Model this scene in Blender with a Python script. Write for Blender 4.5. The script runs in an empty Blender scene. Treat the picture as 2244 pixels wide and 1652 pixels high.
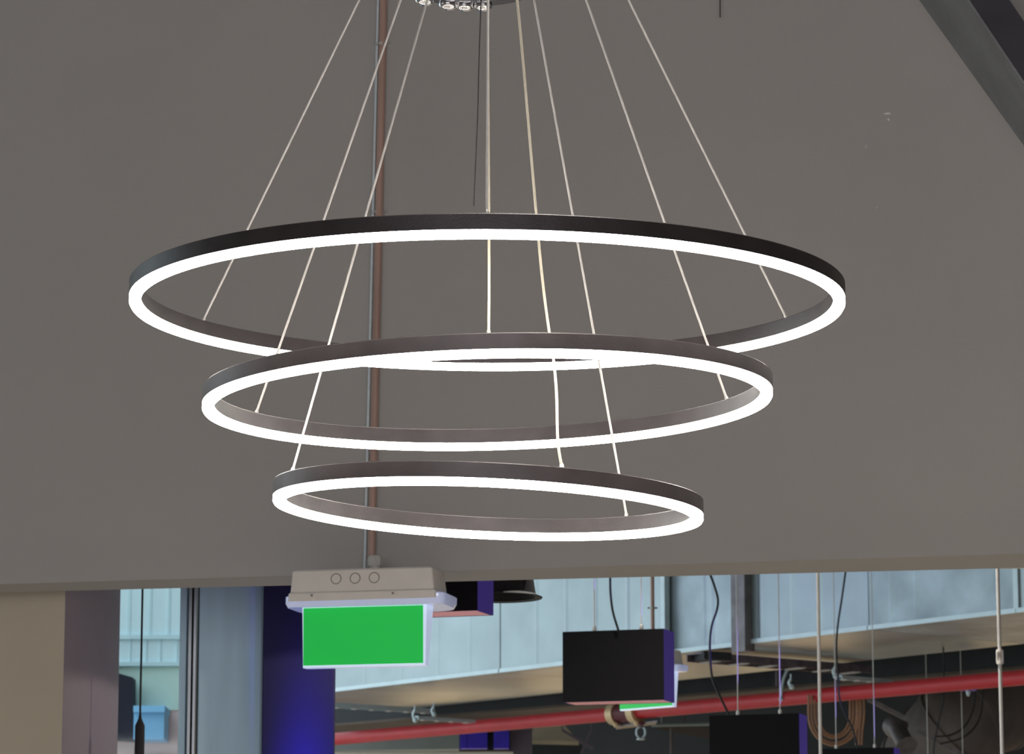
import bpy, math, random
from mathutils import Vector, Matrix
random.seed(7)
SC = bpy.context.scene
COL = SC.collection

# ------------------------------------------------------------------ camera
F = 7500.0                      # focal length in pixels of the 2244 x 1652 frame
PITCH = math.radians(10.2)
EYE = Vector((0, 0, 1.6))
cam_d = bpy.data.cameras.new('camera')
cam_d.sensor_width = 36.0
cam_d.lens = F / 2244.0 * 36.0
cam_d.clip_end = 200
cam_d.dof.use_dof = True
cam_d.dof.focus_distance = 4.85
cam_d.dof.aperture_fstop = 30.0
cam = bpy.data.objects.new('camera', cam_d)
COL.objects.link(cam)
cam.location = EYE
cam.rotation_euler = (math.pi / 2 + PITCH, 0, 0)
SC.camera = cam

# ------------------------------------------------------------------ world, lights, exposure
w = bpy.data.worlds.new('sky')
SC.world = w
w.use_nodes = True
bg = w.node_tree.nodes['Background']
bg.inputs['Color'].default_value = (0.63, 0.77, 0.84, 1)
bg.inputs['Strength'].default_value = 1.9

def area(name, loc, target, sx, sy, power, color):
    l = bpy.data.lights.new(name, 'AREA')
    l.shape = 'RECTANGLE'; l.size = sx; l.size_y = sy
    l.energy = power; l.color = color
    o = bpy.data.objects.new(name, l)
    COL.objects.link(o)
    o.location = loc
    o.rotation_euler = (Vector(target) - Vector(loc)).to_track_quat('-Z', 'Y').to_euler()
    return o

def spot(name, loc, target, power, color, angle, blend, radius=0.08):
    l = bpy.data.lights.new(name, 'SPOT')
    l.energy = power; l.color = color
    l.spot_size = math.radians(angle); l.spot_blend = blend; l.shadow_soft_size = radius
    o = bpy.data.objects.new(name, l)
    COL.objects.link(o)
    o.location = loc
    o.rotation_euler = (Vector(target) - Vector(loc)).to_track_quat('-Z', 'Y').to_euler()
    return o

# unseen fill light added behind the camera for soft frontal light
area('front_fill', (-0.5, -8.0, 2.0), (0.5, 8.3, 2.2), 9.0, 3.2, 455, (0.95, 0.95, 1.0))
# unseen spots added to bounce light off the floor onto wall and undersides
for k_, (x, y, p) in enumerate(((-2.2, 4.4, 250), (0.3, 5.0, 200), (2.9, 4.4, 600), (0.8, 10.8, 420), (2.6, 14.6, 420), (4.8, 18.0, 420), (3.4, 27.0, 500))):
    spot('floor_bounce_spot', (x, y, 4.88), (x, y, 0), p, (1.0, 0.94, 0.86), 78, 0.6, 0.12)
# coloured stage washes of the venue, out of view
for (tx, ty, tz, p) in ((0.0, 9.4, 2.72, 420), (0.55, 12.1, 2.66, 420), (1.16, 13.8, 2.66, 420), (1.88, 16.5, 2.66, 420), (1.25, 20.6, 3.2, 500)):
    spot('violet_wash', (tx + 3.2, ty + 0.2, tz - 1.5), (tx, ty, tz), p * 6.5, (0.26, 0.16, 1.0), 9, 0.5, 0.05)
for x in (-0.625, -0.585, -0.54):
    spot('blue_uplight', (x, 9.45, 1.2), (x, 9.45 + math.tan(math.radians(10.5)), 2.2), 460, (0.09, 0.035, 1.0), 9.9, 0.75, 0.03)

vs = SC.view_settings
vs.view_transform = 'Standard'
vs.look = 'None'
vs.exposure = 0.0
vs.gamma = 1.0
vs.use_curve_mapping = False

# ------------------------------------------------------------------ pixel helpers (a pixel + a distance -> a point of the place)
_cp, _sp = math.cos(PITCH), math.sin(PITCH)
def ray(px, py):
    a = (px - 1122.0) / F
    b = (826.0 - py) / F
    return Vector((a, _cp - b * _sp, _sp + b * _cp))
def at(px, py, Y):
    d = ray(px, py)
    return EYE + d * (Y / d.y)
def at_z(px, py, z):
    d = ray(px, py)
    return EYE + d * ((z - EYE.z) / d.z)
def V(*a): return Vector(a)
def up(p, dz): return Vector((p.x, p.y, p.z + dz))
def atz(p, z): return Vector((p.x, p.y, z))

# ------------------------------------------------------------------ materials
def lin(c):
    def f(v):
        v /= 255.0
        return v / 12.92 if v <= 0.04045 else ((v + 0.055) / 1.055) ** 2.4
    return tuple(f(v) for v in c)

def mat(name, rgb, rough=0.6, metal=0.0, var=0.10, scale=12.0, bump=0.0, bscale=120.0,
        emit=None, estr=0.0, stretch=None, spec=None, coat=0.0):
    """procedural material: base colour varied by noise, optional fine bump; rgb is sRGB 0-255 of the thing itself"""
    m = bpy.data.materials.new(name)
    m.use_nodes = True
    nt = m.node_tree
    b = nt.nodes['Principled BSDF']
    c = lin(rgb)
    tc = nt.nodes.new('ShaderNodeTexCoord')
    mp = nt.nodes.new('ShaderNodeMapping')
    nt.links.new(tc.outputs['Object'], mp.inputs['Vector'])
    if stretch: mp.inputs['Scale'].default_value = stretch
    nz = nt.nodes.new('ShaderNodeTexNoise')
    nz.inputs['Scale'].default_value = scale
    nz.inputs['Detail'].default_value = 5.0
    nt.links.new(mp.outputs['Vector'], nz.inputs['Vector'])
    rp = nt.nodes.new('ShaderNodeValToRGB')
    rp.color_ramp.elements[0].position = 0.3
    rp.color_ramp.elements[1].position = 0.7
    rp.color_ramp.elements[0].color = tuple(max(0, v * (1 - var)) for v in c) + (1,)
    rp.color_ramp.elements[1].color = tuple(min(1, v * (1 + var)) for v in c) + (1,)
    nt.links.new(nz.outputs['Fac'], rp.inputs['Fac'])
    nt.links.new(rp.outputs['Color'], b.inputs['Base Color'])
    b.inputs['Roughness'].default_value = rough
    b.inputs['Metallic'].default_value = metal
    if spec is not None: b.inputs['Specular IOR Level'].default_value = spec
    if coat: b.inputs['Coat Weight'].default_value = coat
    if bump:
        n2 = nt.nodes.new('ShaderNodeTexNoise')
        n2.inputs['Scale'].default_value = bscale
        n2.inputs['Detail'].default_value = 3.0
        nt.links.new(mp.outputs['Vector'], n2.inputs['Vector'])
        bp = nt.nodes.new('ShaderNodeBump')
        bp.inputs['Strength'].default_value = bump
        bp.inputs['Distance'].default_value = 0.01
        nt.links.new(n2.outputs['Fac'], bp.inputs['Height'])
        nt.links.new(bp.outputs['Normal'], b.inputs['Normal'])
    if emit is not None:
        b.inputs['Emission Color'].default_value = tuple(emit) + (1,)
        b.inputs['Emission Strength'].default_value = estr
    return m

M = {}
M['wall'] = mat('grey_plaster_paint', (178, 174, 171), 0.85, 0, 0.035, 1.3, 0.12, 260)
M['chip'] = mat('bare_plaster', (235, 232, 225), 0.9, 0, 0.1, 80)
M['chip_f'] = mat('scuffed_plaster', (190, 185, 179), 0.9, 0, 0.1, 80)
M['tan'] = mat('tan_paint', (200, 188, 168), 0.85, 0, 0.05, 2, 0.1, 200)
M['mauve'] = mat('mauve_grey_paint', (178, 165, 172), 0.85, 0, 0.05, 2, 0.1, 200)
M['ceil'] = mat('ceiling_paint', (120, 118, 116), 0.9, 0, 0.06, 1)
M['floor'] = mat('floor_concrete', (196, 186, 172), 0.6, 0, 0.12, 2)
M['backwall'] = mat('slate_paint', (70, 72, 76), 0.9, 0, 0.2, 0.8)
M['steel_paint'] = mat('grey_steel_paint', (136, 139, 143), 0.65, 0.0, 0.16, 6, 0.25, 40)
M['brace_shade'] = mat('shaded_steel_paint', (66, 63, 71), 0.75, 0, 0.2, 6)  # darker copy of the brace paint: shade of the unlit front in the colour
M['ring'] = mat('dark_bronze_aluminium', (66, 60, 61), 0.45, 0.4, 0.18, 22, 0.04, 300)
M['led'] = mat('lit_diffuser', (255, 250, 240), 0.5, 0, 0.0, 5, emit=(1.0, 0.95, 0.88), estr=34.0)
M['wire'] = mat('steel_wire', (212, 207, 202), 0.45, 0.1, 0.06, 60)
M['cable_w'] = mat('clear_power_cable', (228, 218, 196), 0.45, 0.0, 0.06, 60)
M['thin_dark'] = mat('thin_dark_grey', (70, 66, 66), 0.7, 0, 0.1, 60)
M['chrome'] = mat('chrome', (225, 225, 230), 0.06, 1.0, 0.02, 5)
M['chrome_d'] = mat('dark_chrome', (96, 100, 122), 0.08, 1.0, 0.02, 5)
M['copper'] = mat('brown_conduit', (182, 150, 138), 0.5, 0.1, 0.14, 9, stretch=(1, 1, 0.25))
M['zinc'] = mat('zinc_rod', (214, 224, 230), 0.5, 0.0, 0.08, 40)
M['clip'] = mat('galvanised_clip', (190, 186, 182), 0.35, 0.3, 0.2, 60)
M['plastic'] = mat('off_white_plastic', (238, 231, 223), 0.4, 0, 0.03, 20)
M['plastic_g'] = mat('grey_plastic', (198, 195, 190), 0.5, 0, 0.03, 40)
M['groove'] = mat('knockout_groove', (140, 132, 124), 0.7, 0, 0.05, 40)
M['lip'] = mat('clear_cover', (216, 222, 246), 0.15, 0, 0.04, 20, emit=lin((190, 205, 255)), estr=0.22, coat=0.5)
M['acrylic'] = mat('lit_acrylic', (225, 233, 255), 0.15, 0, 0.04, 25, emit=lin((205, 222, 255)), estr=0.55, coat=0.5)
M['green'] = mat('green_sign_face', (24, 150, 62), 0.35, 0, 0.06, 8, emit=lin((26, 178, 70)), estr=0.72)
M['galv'] = mat('galvanised_sheet', (166, 177, 180), 0.38, 0.72, 0.10, 3.0, 0.10, 14)
M['galv_s'] = mat('stained_galvanised_sheet', (168, 180, 186), 0.45, 0.65, 0.34, 2.4, 0.12, 14)
M['galv_e'] = mat('galvanised_edge', (200, 214, 218), 0.42, 0.5, 0.06, 9)
M['galv_d'] = mat('galvanised_flange', (128, 122, 124), 0.5, 0.6, 0.2, 14)
M['black'] = mat('black_matt', (36, 34, 38), 0.7, 0, 0.1, 20)
M['blackbox'] = mat('black_lamp_housing', (21, 19, 23), 0.8, 0, 0.06, 30, spec=0.2)
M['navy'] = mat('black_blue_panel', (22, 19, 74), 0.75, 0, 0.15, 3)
M['lamp_in'] = mat('warm_lamp_reflector', (176, 134, 84), 0.5, 0.0, 0.3, 30, emit=lin((196, 140, 80)), estr=0.45, stretch=(1, 9, 1))
M['bcable'] = mat('black_cable', (28, 27, 30), 0.5, 0, 0.1, 40)
M['red'] = mat('red_pipe_paint', (196, 44, 52), 0.42, 0, 0.08, 8)
M['dred'] = mat('dark_red_fitting', (96, 28, 40), 0.5, 0, 0.2, 30)
M['brass'] = mat('cream_clamp', (220, 190, 150), 0.4, 0.3, 0.1, 30)
M['alu'] = mat('blue_grey_aluminium', (182, 214, 230), 0.55, 0.1, 0.07, 5, stretch=(4, 4, 0.4))
M['alu_f'] = mat('anodised_fin', (190, 194, 198), 0.4, 0.4, 0.05, 8)
M['gap'] = mat('black_gasket', (14, 16, 22), 0.7, 0, 0.1, 10)
M['beam'] = mat('black_beam', (40, 42, 46), 0.75, 0, 0.2, 5)
M['brownbeam'] = mat('brown_lit_underside', (88, 76, 68), 0.8, 0, 0.15, 4)
M['tray'] = mat('purple_grey_steel', (120, 108, 116), 0.45, 0.5, 0.25, 18)
M['tandeck'] = mat('tan_board', (188, 170, 142), 0.8, 0, 0.12, 4)
M['greybeam'] = mat('grey_beam_paint', (150, 156, 154), 0.7, 0, 0.07, 4)
M['cream'] = mat('cream_paint', (226, 216, 200), 0.7, 0, 0.05, 4)
M['blue_lit'] = mat('blue_lit_cabinet', (70, 52, 214), 0.5, 0, 0.2, 6)  # blue light falling on the cabinet is put into this base colour
M['mgrey'] = mat('mauve_grey_metal', (112, 100, 112), 0.6, 0, 0.12, 6)
M['flex'] = mat('brown_grey_duct_wrap', (112, 102, 98), 0.7, 0.1, 0.22, 5, 0.3, 20)
M['orange'] = mat('orange_brown_cable', (160, 116, 86), 0.5, 0, 0.12, 30)
M['f_blue'] = mat('facade_blue', (226, 242, 248), 0.8, 0, 0.06, 0.8, stretch=(5, 5, 0.3))
M['f_teal'] = mat('facade_teal', (222, 242, 230), 0.8, 0, 0.06, 0.8)
M['f_seam'] = mat('facade_seam', (214, 234, 240), 0.8, 0, 0.05, 2)
M['f_awn'] = mat('facade_awning_blue', (150, 204, 250), 0.7, 0, 0.08, 3)
M['f_pink'] = mat('facade_pink', (250, 212, 212), 0.8, 0, 0.10, 2)
M['f_dark'] = mat('facade_dark', (32, 28, 46), 0.8, 0, 0.05, 3)
M['duct_glow'] = mat('warm_glow', (230, 190, 140), 0.8, 0, 0.1, 2, emit=lin((240, 205, 155)), estr=2.6)  # unseen glow added so the duct underside reflects something warm
M['woodwall'] = mat('brown_wood_panel', (150, 104, 72), 0.7, 0, 0.2, 3)

# lit sign face: the light comes from the lamp strip at its top
# glass pane
g = bpy.data.materials.new('window_glass'); g.use_nodes = True
nt = g.node_tree; nt.nodes.clear()
out = nt.nodes.new('ShaderNodeOutputMaterial'); mx = nt.nodes.new('ShaderNodeMixShader')
tr = nt.nodes.new('ShaderNodeBsdfTransparent'); gl = nt.nodes.new('ShaderNodeBsdfGlossy')
tr.inputs['Color'].default_value = (0.9, 0.96, 0.97, 1); gl.inputs['Roughness'].default_value = 0.03
mx.inputs[0].default_value = 0.015
nt.links.new(tr.outputs[0], mx.inputs[1]); nt.links.new(gl.outputs[0], mx.inputs[2]); nt.links.new(mx.outputs[0], out.inputs[0])
M['glass'] = g

# ------------------------------------------------------------------ mesh helpers
class MB:
    def __init__(s): s.v = []; s.f = []
    def add(s, vs_, fs_):
        n = len(s.v)
        s.v += [Vector(p) for p in vs_]
        s.f += [tuple(i + n for i in f_) for f_ in fs_]
        return s
    def hexa(s, b, t):
        """b, t: four bottom and four top points, counter-clockwise"""
        n = len(b)
        fs_ = [tuple(reversed(range(n))), tuple(range(n, 2 * n))]
        fs_ += [(i, (i + 1) % n, n + (i + 1) % n, n + i) for i in range(n)]
        return s.add(list(b) + list(t), fs_)
    def box(s, c, size, R=None):
        c = Vector(c); x, y, z = (q / 2 for q in size)
        pts = [V(-x, -y, -z), V(x, -y, -z), V(x, y, -z), V(-x, y, -z), V(-x, -y, z), V(x, -y, z), V(x, y, z), V(-x, y, z)]
        if R is not None: pts = [R @ p for p in pts]
        pts = [p + c for p in pts]
        return s.hexa(pts[:4], pts[4:])
    def bar(s, a, b, w, h, upv=V(0, 0, 1)):
        """rectangular bar from a to b, w across, h along upv"""
        a = Vector(a); b = Vector(b)
        d = (b - a).normalized()
        sd = d.cross(upv).normalized(); u2 = sd.cross(d).normalized()
        q = [sd * (-w / 2) - u2 * (h / 2), sd * (w / 2) - u2 * (h / 2), sd * (w / 2) + u2 * (h / 2), sd * (-w / 2) + u2 * (h / 2)]
        return s.hexa([a + k for k in q], [b + k for k in q])
    def tube(s, path, r, n=10, closed=False):
        P = [Vector(p) for p in path]
        m = len(P); base = len(s.v); u0 = None
        for i in range(m):
            if closed: d = P[(i + 1) % m] - P[i - 1]
            else: d = P[min(i + 1, m - 1)] - P[max(i - 1, 0)]
            d.normalize()
            if u0 is None:
                u0 = V(0, 0, 1) if abs(d.z) < 0.9 else V(1, 0, 0)
            u0 = (u0 - d * u0.dot(d)).normalized()
            w0 = d.cross(u0)
            rr = r[i] if isinstance(r, (list, tuple)) else r
            for k in range(n):
                t = 2 * math.pi * k / n
                s.v.append(P[i] + u0 * (rr * math.cos(t)) + w0 * (rr * math.sin(t)))
        for i in range(m if closed else m - 1):
            j = (i + 1) % m
            for k in range(n):
                k2 = (k + 1) % n
                s.f.append((base + i * n + k, base + i * n + k2, base + j * n + k2, base + j * n + k))
        if not closed:
            s.f.append(tuple(base + k for k in reversed(range(n))))
            s.f.append(tuple(base + (m - 1) * n + k for k in range(n)))
        return s
    def lathe(s, prof, c, axis=V(0, 0, 1), n=32, cap=True):
        """prof: list of (radius, height) along axis from c"""
        c = Vector(c); ax = Vector(axis).normalized()
        u = V(1, 0, 0) if abs(ax.x) < 0.9 else V(0, 1, 0)
        u = (u - ax * u.dot(ax)).normalized(); w_ = ax.cross(u)
        base = len(s.v)
        for (r, h) in prof:
            for k in range(n):
                t = 2 * math.pi * k / n
                s.v.append(c + ax * h + u * (r * math.cos(t)) + w_ * (r * math.sin(t)))
        for i in range(len(prof) - 1):
            for k in range(n):
                k2 = (k + 1) % n
                s.f.append((base + i * n + k, base + i * n + k2, base + (i + 1) * n + k2, base + (i + 1) * n + k))
        if cap:
            s.f.append(tuple(base + k for k in reversed(range(n))))
            s.f.append(tuple(base + (len(prof) - 1) * n + k for k in range(n)))
        return s
    def build(s, name, m, parent=None, smooth=False, bevel=0.0, seg=2, angle=40):
        if parent is not None:
            o0 = ORIG[parent.name]
        else:
            mn = [min(p[i] for p in s.v) for i in range(3)]; mxx = [max(p[i] for p in s.v) for i in range(3)]
            o0 = V((mn[0] + mxx[0]) / 2, (mn[1] + mxx[1]) / 2, mn[2])
        me = bpy.data.meshes.new(name)
        me.from_pydata([tuple(p - o0) for p in s.v], [], s.f)
        me.validate(); me.update()
        import bmesh
        bm = bmesh.new(); bm.from_mesh(me)
        bmesh.ops.recalc_face_normals(bm, faces=bm.faces)
        bm.to_mesh(me); bm.free()
        me.materials.append(M[m])
        o = bpy.data.objects.new(name, me)
        COL.objects.link(o)
        if parent is not None:
            o.parent = parent
        else:
            o.location = o0
        ORIG[o.name] = o0
        if smooth:
            for p in me.polygons: p.use_smooth = True
            try: me.set_sharp_from_angle(angle=math.radians(angle))
            except Exception: pass
        if bevel:
            b = o.modifiers.new('edge', 'BEVEL'); b.width = bevel; b.segments = seg; b.limit_method = 'ANGLE'
        return o
ORIG = {}

def thing(name, loc, label, cat, group=None):
    o = bpy.data.objects.new(name, None)
    o.empty_display_size = 0.05
    COL.objects.link(o)
    o.location = loc
    ORIG[o.name] = Vector(loc)
    return tag(o, label, cat, group)
def tag(o, label, cat, group=None):
    o['label'] = label; o['category'] = cat
    if group: o['group'] = group
    return o
def struct(o, label=None):
    o['kind'] = 'structure'
    if label: o['label'] = label; o['category'] = label.split()[-1]
    return o
def lab(o, text):
    o['label'] = text; return o

def smooth_path(P, n=8):
    """Catmull-Rom through the points"""
    P = [Vector(p) for p in P]; out_ = []
    Q = [P[0] * 2 - P[1]] + P + [P[-1] * 2 - P[-2]]
    for i in range(1, len(Q) - 2):
        for k in range(n):
            t = k / n
            out_.append(0.5 * ((2 * Q[i]) + (Q[i + 1] - Q[i - 1]) * t + (2 * Q[i - 1] - 5 * Q[i] + 4 * Q[i + 1] - Q[i + 2]) * t * t
                        + (-Q[i - 1] + 3 * Q[i] - 3 * Q[i + 1] + Q[i + 2]) * t ** 3))
    out_.append(P[-1]); return out_

# ================================================================== SETTING
ZC = 5.0                                    # ceiling height
# bulkhead wall: a thick plastered wall that ends in mid-air
Z0 = at(1122, 1243, 8.3).z
A0 = at_z(0, 1280, Z0); A1 = at_z(2244, 1213, Z0)
B0 = at_z(0, 1298, Z0); B1 = at_z(2244, 1244, Z0)
def ext(p, q, k): return p + (q - p) * k
FA, FB = ext(A0, A1, -0.9), ext(A0, A1, 1.9)
GA, GB = ext(B0, B1, -0.9), ext(B0, B1, 1.9)
WDIR = (A1 - A0).normalized()               # along the wall
WN = V(WDIR.y, -WDIR.x, 0).normalized()     # towards the camera
WYAW = math.atan2(WDIR.y, WDIR.x)
def at_wall(px, py, off=0.0):
    d = ray(px, py)
    t = ((A0 + WN * off) - EYE).dot(WN) / d.dot(WN)
    return EYE + d * t
bulk = struct(MB().hexa([FA, FB, GB, GA], [atz(p, ZC) for p in (FA, FB, GB, GA)]).build('wall_front', 'wall'),
              'wide grey plastered bulkhead wall')
for (px, py, sx, sz) in ((1945, 249, 10, 2.6), (1947, 262, 3, 3), (1898, 322, 4, 6), (1922, 455, 3, 4)):
    c = at_wall(px, py, 0.0005); k = 8.2 / F
    pts = []
    for j in range(9):
        a = 2 * math.pi * j / 9
        rr = random.uniform(0.65, 1.1)
        pts.append(c + WDIR * (math.cos(a) * sx * k * rr) + V(0, 0, math.sin(a) * sz * k * rr))
    MB().hexa(pts, [p + WN * 0.0012 for p in pts]).build('plaster_chip', 'chip' if py < 300 else 'chip_f', bulk)

struct(MB().box((0, 14, -0.05), (40, 60, 0.1)).build('floor', 'floor'), 'wide bare concrete floor')
struct(MB().box((0, 0.2, ZC + 0.1), (26, 17, 0.2)).build('ceiling', 'ceil'), 'painted flat front ceiling')
struct(MB().box((-10.0, 0.3, ZC / 2), (0.3, 17.2, ZC)).build('wall_left', 'wall'), 'plain grey left hall wall')
struct(MB().box((10.0, 0.3, ZC / 2), (0.3, 17.2, ZC)).build('wall_right', 'wall'), 'plain grey right hall wall')
struct(MB().box((0.0, -8.4, ZC / 2), (20.3, 0.3, ZC)).build('wall_rear', 'wall'), 'plain grey rear hall wall')
struct(MB().box((14.0, 22.4, ZC / 2), (0.3, 27.2, ZC)).build('wall_right', 'backwall'), 'dark slate far right wall')
struct(MB().box((6.2, 22.4, ZC + 0.1), (15.6, 27.2, 0.2)).build('ceiling', 'ceil'), 'painted flat rear ceiling')
bw = struct(MB().box((3.7, 35.0, 3.9), (20.6, 0.3, 2.2)).build('wall_back', 'backwall'), 'dark slate upper back wall')
bl = struct(MB().box((3.7, 35.0, 1.4), (20.6, 0.3, 2.8)).build('wall_back', 'woodwall'), 'brown wooden lower back wall')
for i, (x, wd) in enumerate(((-0.6, 1.0), (1.0, 1.6), (3.2, 1.9), (5.6, 1.7), (7.9, 2.0))):
    MB().box((x, 34.82, 1.95), (wd, 0.06, 1.5)).build('glow_panel', 'duct_glow', bl)  # glowing panels added below the view for the duct to reflect

# left pillar: tan face to the left of the corner, mauve-grey face to the right
zb, zt = 0.0, ZC
K = at(140, 1450, 8.95); KL = K + (at(-420, 1450, 9.25) - K) * 6.0; KR = at(261, 1450, 9.62)
struct(MB().hexa([atz(K, zb), atz(KR, zb), atz(KR + V(-0.02, 0.02, 0), zb), atz(K + V(-0.02, 0.02, 0), zb)],
                 [atz(K, zt), atz(KR, zt), atz(KR + V(-0.02, 0.02, 0), zt), atz(K + V(-0.02, 0.02, 0), zt)]).build('wall_side', 'mauve'),
       'mauve grey painted narrow reveal wall')
K2 = K + V(-0.021, 0.021, 0)
struct(MB().hexa([atz(KL, zb), atz(K + V(-0.0005, 0, 0), zb), atz(K2, zb), atz(KR + V(-0.022, 0.022, 0), zb), atz(KL + V(0, 0.4, 0), zb)],
                 [atz(KL, zt), atz(K + V(-0.0005, 0, 0), zt), atz(K2, zt), atz(KR + V(-0.022, 0.022, 0), zt), atz(KL + V(0, 0.4, 0), zt)]).build('wall_left', 'tan'),
       'tan painted left wall')

# window beside the pillar: pane + aluminium frame fins, then the cladding panel
def slab(px0, px1, Y0, Y1, thick, z0=0.0, z1=ZC, py=1470):
    p = at(px0, py, Y0); q = at(px1, py, Y1)
    n_ = V(0, thick, 0)
    return MB().hexa([atz(p, z0), atz(q, z0), atz(q + n_, z0), atz(p + n_, z0)], [atz(p, z1), atz(q, z1), atz(q + n_, z1), atz(p + n_, z1)])
wo = thing('window_1', atz(at(330, 1470, 9.70), 0), 'tall window', 'window')
for k in ('category',): del wo[k]
wo['kind'] = 'structure'; wo['label'] = 'tall narrow window looking onto a pale building'
slab(258, 396, 9.70, 9.72, 0.012).build('pane', 'glass', wo)
slab(394, 436, 9.76, 9.76, 0.05).build('mullion_core', 'gap', wo)
for (a, b, yo) in ((392.5, 406.5, 9.66), (411.5, 418.0, 9.70), (423.0, 428.5, 9.70)):
    slab(a, b, yo, yo, 9.76 - yo).build('frame_fin', 'alu_f' if a > 400 else 'alu', wo)
cl = struct(slab(434.5, 574, 9.64, 9.66, 0.10).build('wall_cladding', 'alu', bevel=0.004), 'blue grey aluminium cladding wall')
# ================================================================== OUTSIDE BUILDING
def fac(px0, px1, py0, py1, Y, d):
    """block of the facade: front face at Y, depth d, spanning the pixels"""
    a = at(px0, py1, Y); b = at(px1, py0, Y)
    return MB().box(((a.x + b.x) / 2, Y + d / 2, (a.z + b.z) / 2), (b.x - a.x, d, b.z - a.z))
YB = 20.0
bd = thing('building', atz(at(330, 1600, YB + 0.5), 0), 'pale blue and teal building seen through the narrow window', 'building')
fac(-700, 520, 900, 1458, YB, 0.5).build('upper_wall', 'f_blue', bd)
fac(-700, 520, 1458, 1556, YB + 0.01, 0.5).build('middle_wall', 'f_teal', bd)
fac(-700, 520, 1556, 2160, YB + 0.02, 0.5).build('lower_wall', 'f_pink', bd)
for y in (1391, 1450):
    fac(-700, 520, y, y + 9, YB - 0.025, 0.03).build('ledge', 'f_seam', bd)
for x in (210, 285, 331, 372, 430):
    fac(x, x + 3.0, 900, 1391, YB - 0.004, 0.01).build('panel_rib', 'f_seam', bd)
for x in (283, 318, 349, 386):
    fac(x, x + 4, 1400, 1450, YB - 0.005, 0.01).build('panel_rib', 'f_seam', bd)
fac(292, 361, 1546, 1560, YB - 0.30, 0.31).build('awning_top', 'f_awn', bd)
fac(292, 360, 1560, 1620, YB - 0.26, 0.27).build('awning', 'f_awn', bd)
a = at(200, 1458, 19.80); b = at(290.5, 1484, 19.80); c = at(290.5, 1622, 19.80); d = at(200, 1616, 19.80)
q = V(0, 0.17, 0)
tag(MB().hexa([d, c, c + q, d + q], [a, b, b + q, a + q]).build('sign_box', 'f_dark'),
    'dark navy block with sloping top outside the narrow window', 'sign box')

# slim pendant in front of the window
pt = at(307, 1572, 9.3); pb = at(305, 1720, 9.3)
sp = thing('tube_pendant', pb, 'slim black tube pendant lamp hanging before the narrow window', 'lamp')
k = 9.3 / F
MB().tube([pt + V(0, 0, 0.0), V(pt.x, pt.y, 3.3)], 0.0028, 8).build('cord', 'bcable', sp)
MB().lathe([(0.0125, pb.z - pt.z), (0.0132, pb.z - pt.z + 0.004), (0.0132, -0.022), (0.0085, -0.012), (0.0045, -0.002), (0.0035, 0.008)], pt).build('body', 'black', sp, smooth=True)

# tall dark panel to the right of the cladding
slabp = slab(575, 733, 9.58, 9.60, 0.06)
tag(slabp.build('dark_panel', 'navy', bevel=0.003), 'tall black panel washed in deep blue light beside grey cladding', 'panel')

# ================================================================== CHANDELIER
D0 = 4.77
TOPC = at(1080, -560, D0)
ch = thing('ring_chandelier', TOPC, 'three tier LED ring chandelier with dark metal rings on thin steel wires', 'chandelier')
RINGS = [(-.0350, 2.5531, .5067, .0100, -.0020), (-.0345, 2.4141, .4025, .0045, .0254), (-.0337, 2.2619, .3026, .0131, -.0440)]
RW, HD, HM = 0.017, 0.0105, 0.0215
def ring_pt(i, ang, r, h):
    cx, cz, R, a_, b_ = RINGS[i]
    X = (R + r) * math.cos(ang); Y = (R + r) * math.sin(ang)
    return V(cx + X, D0 + Y, cz + h + X * math.tan(b_) + Y * math.tan(a_))
def revolve(i, prof, n=240):
    m = MB(); k_ = len(prof)
    for s in range(n):
        t = 2 * math.pi * s / n
        for (r, h) in prof: m.v.append(ring_pt(i, t, r, h))
    for s in range(n):
        s2 = (s + 1) % n
        for j in range(k_):
            j2 = (j + 1) % k_
            m.f.append((s * k_ + j, s2 * k_ + j, s2 * k_ + j2, s * k_ + j2))
    return m
def project(P):
    q_ = P - EYE
    dd = q_.y * _cp + q_.z * _sp
    return 1122 + F * q_.x / dd, 826 - F * (-q_.y * _sp + q_.z * _cp) / dd
ring_names = ['large top ring', 'middle ring', 'small bottom ring']
rings = []
for i in range(3):
    c = 0.0012
    fr = revolve(i, [(0, HD), (0, HD + HM - c), (-c, HD + HM), (-RW + c, HD + HM), (-RW, HD + HM - c), (-RW, HD)]).build('ring', 'ring', ch, smooth=True, angle=30)
    lab(fr, ring_names[i] + ' of dark bronze metal')
    di = revolve(i, [(-.0004, HD), (-.0002, .0040), (-.0020, .0010), (-.0050, 0), (-RW + .0050, 0), (-RW + .0020, .0010), (-RW + .0002, .0040), (-RW + .0004, HD)]).build('diffuser', 'led', fr, smooth=True, angle=60)
    lab(di, 'glowing white diffuser strip')
    rings.append(fr)
def hang_angle(i, px, near):
    best = None
    for s in range(3600):
        t = 2 * math.pi * s / 3600
        if (math.sin(t) < 0) != near: continue
        x, y = project(ring_pt(i, t, -RW / 2, HD + HM))
        e = abs(x - px)
        if best is None or e < best[0]: best = (e, t)
    return best[1]
WIRES = [(0, 443, False, 1060, 'w'), (0, 1725, False, 1099, 'w'), (0, 1067, True, 1074, 'w'),
         (1, 560, False, 1074, 'w'), (1, 1594, False, 1087, 'w'), (1, 1071, True, 1071, 'c'),
         (2, 640, True, 1097, 'w'), (2, 1374, False, 1070, 'w'), (2, 1232, True, 1070, 'c')]
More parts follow.
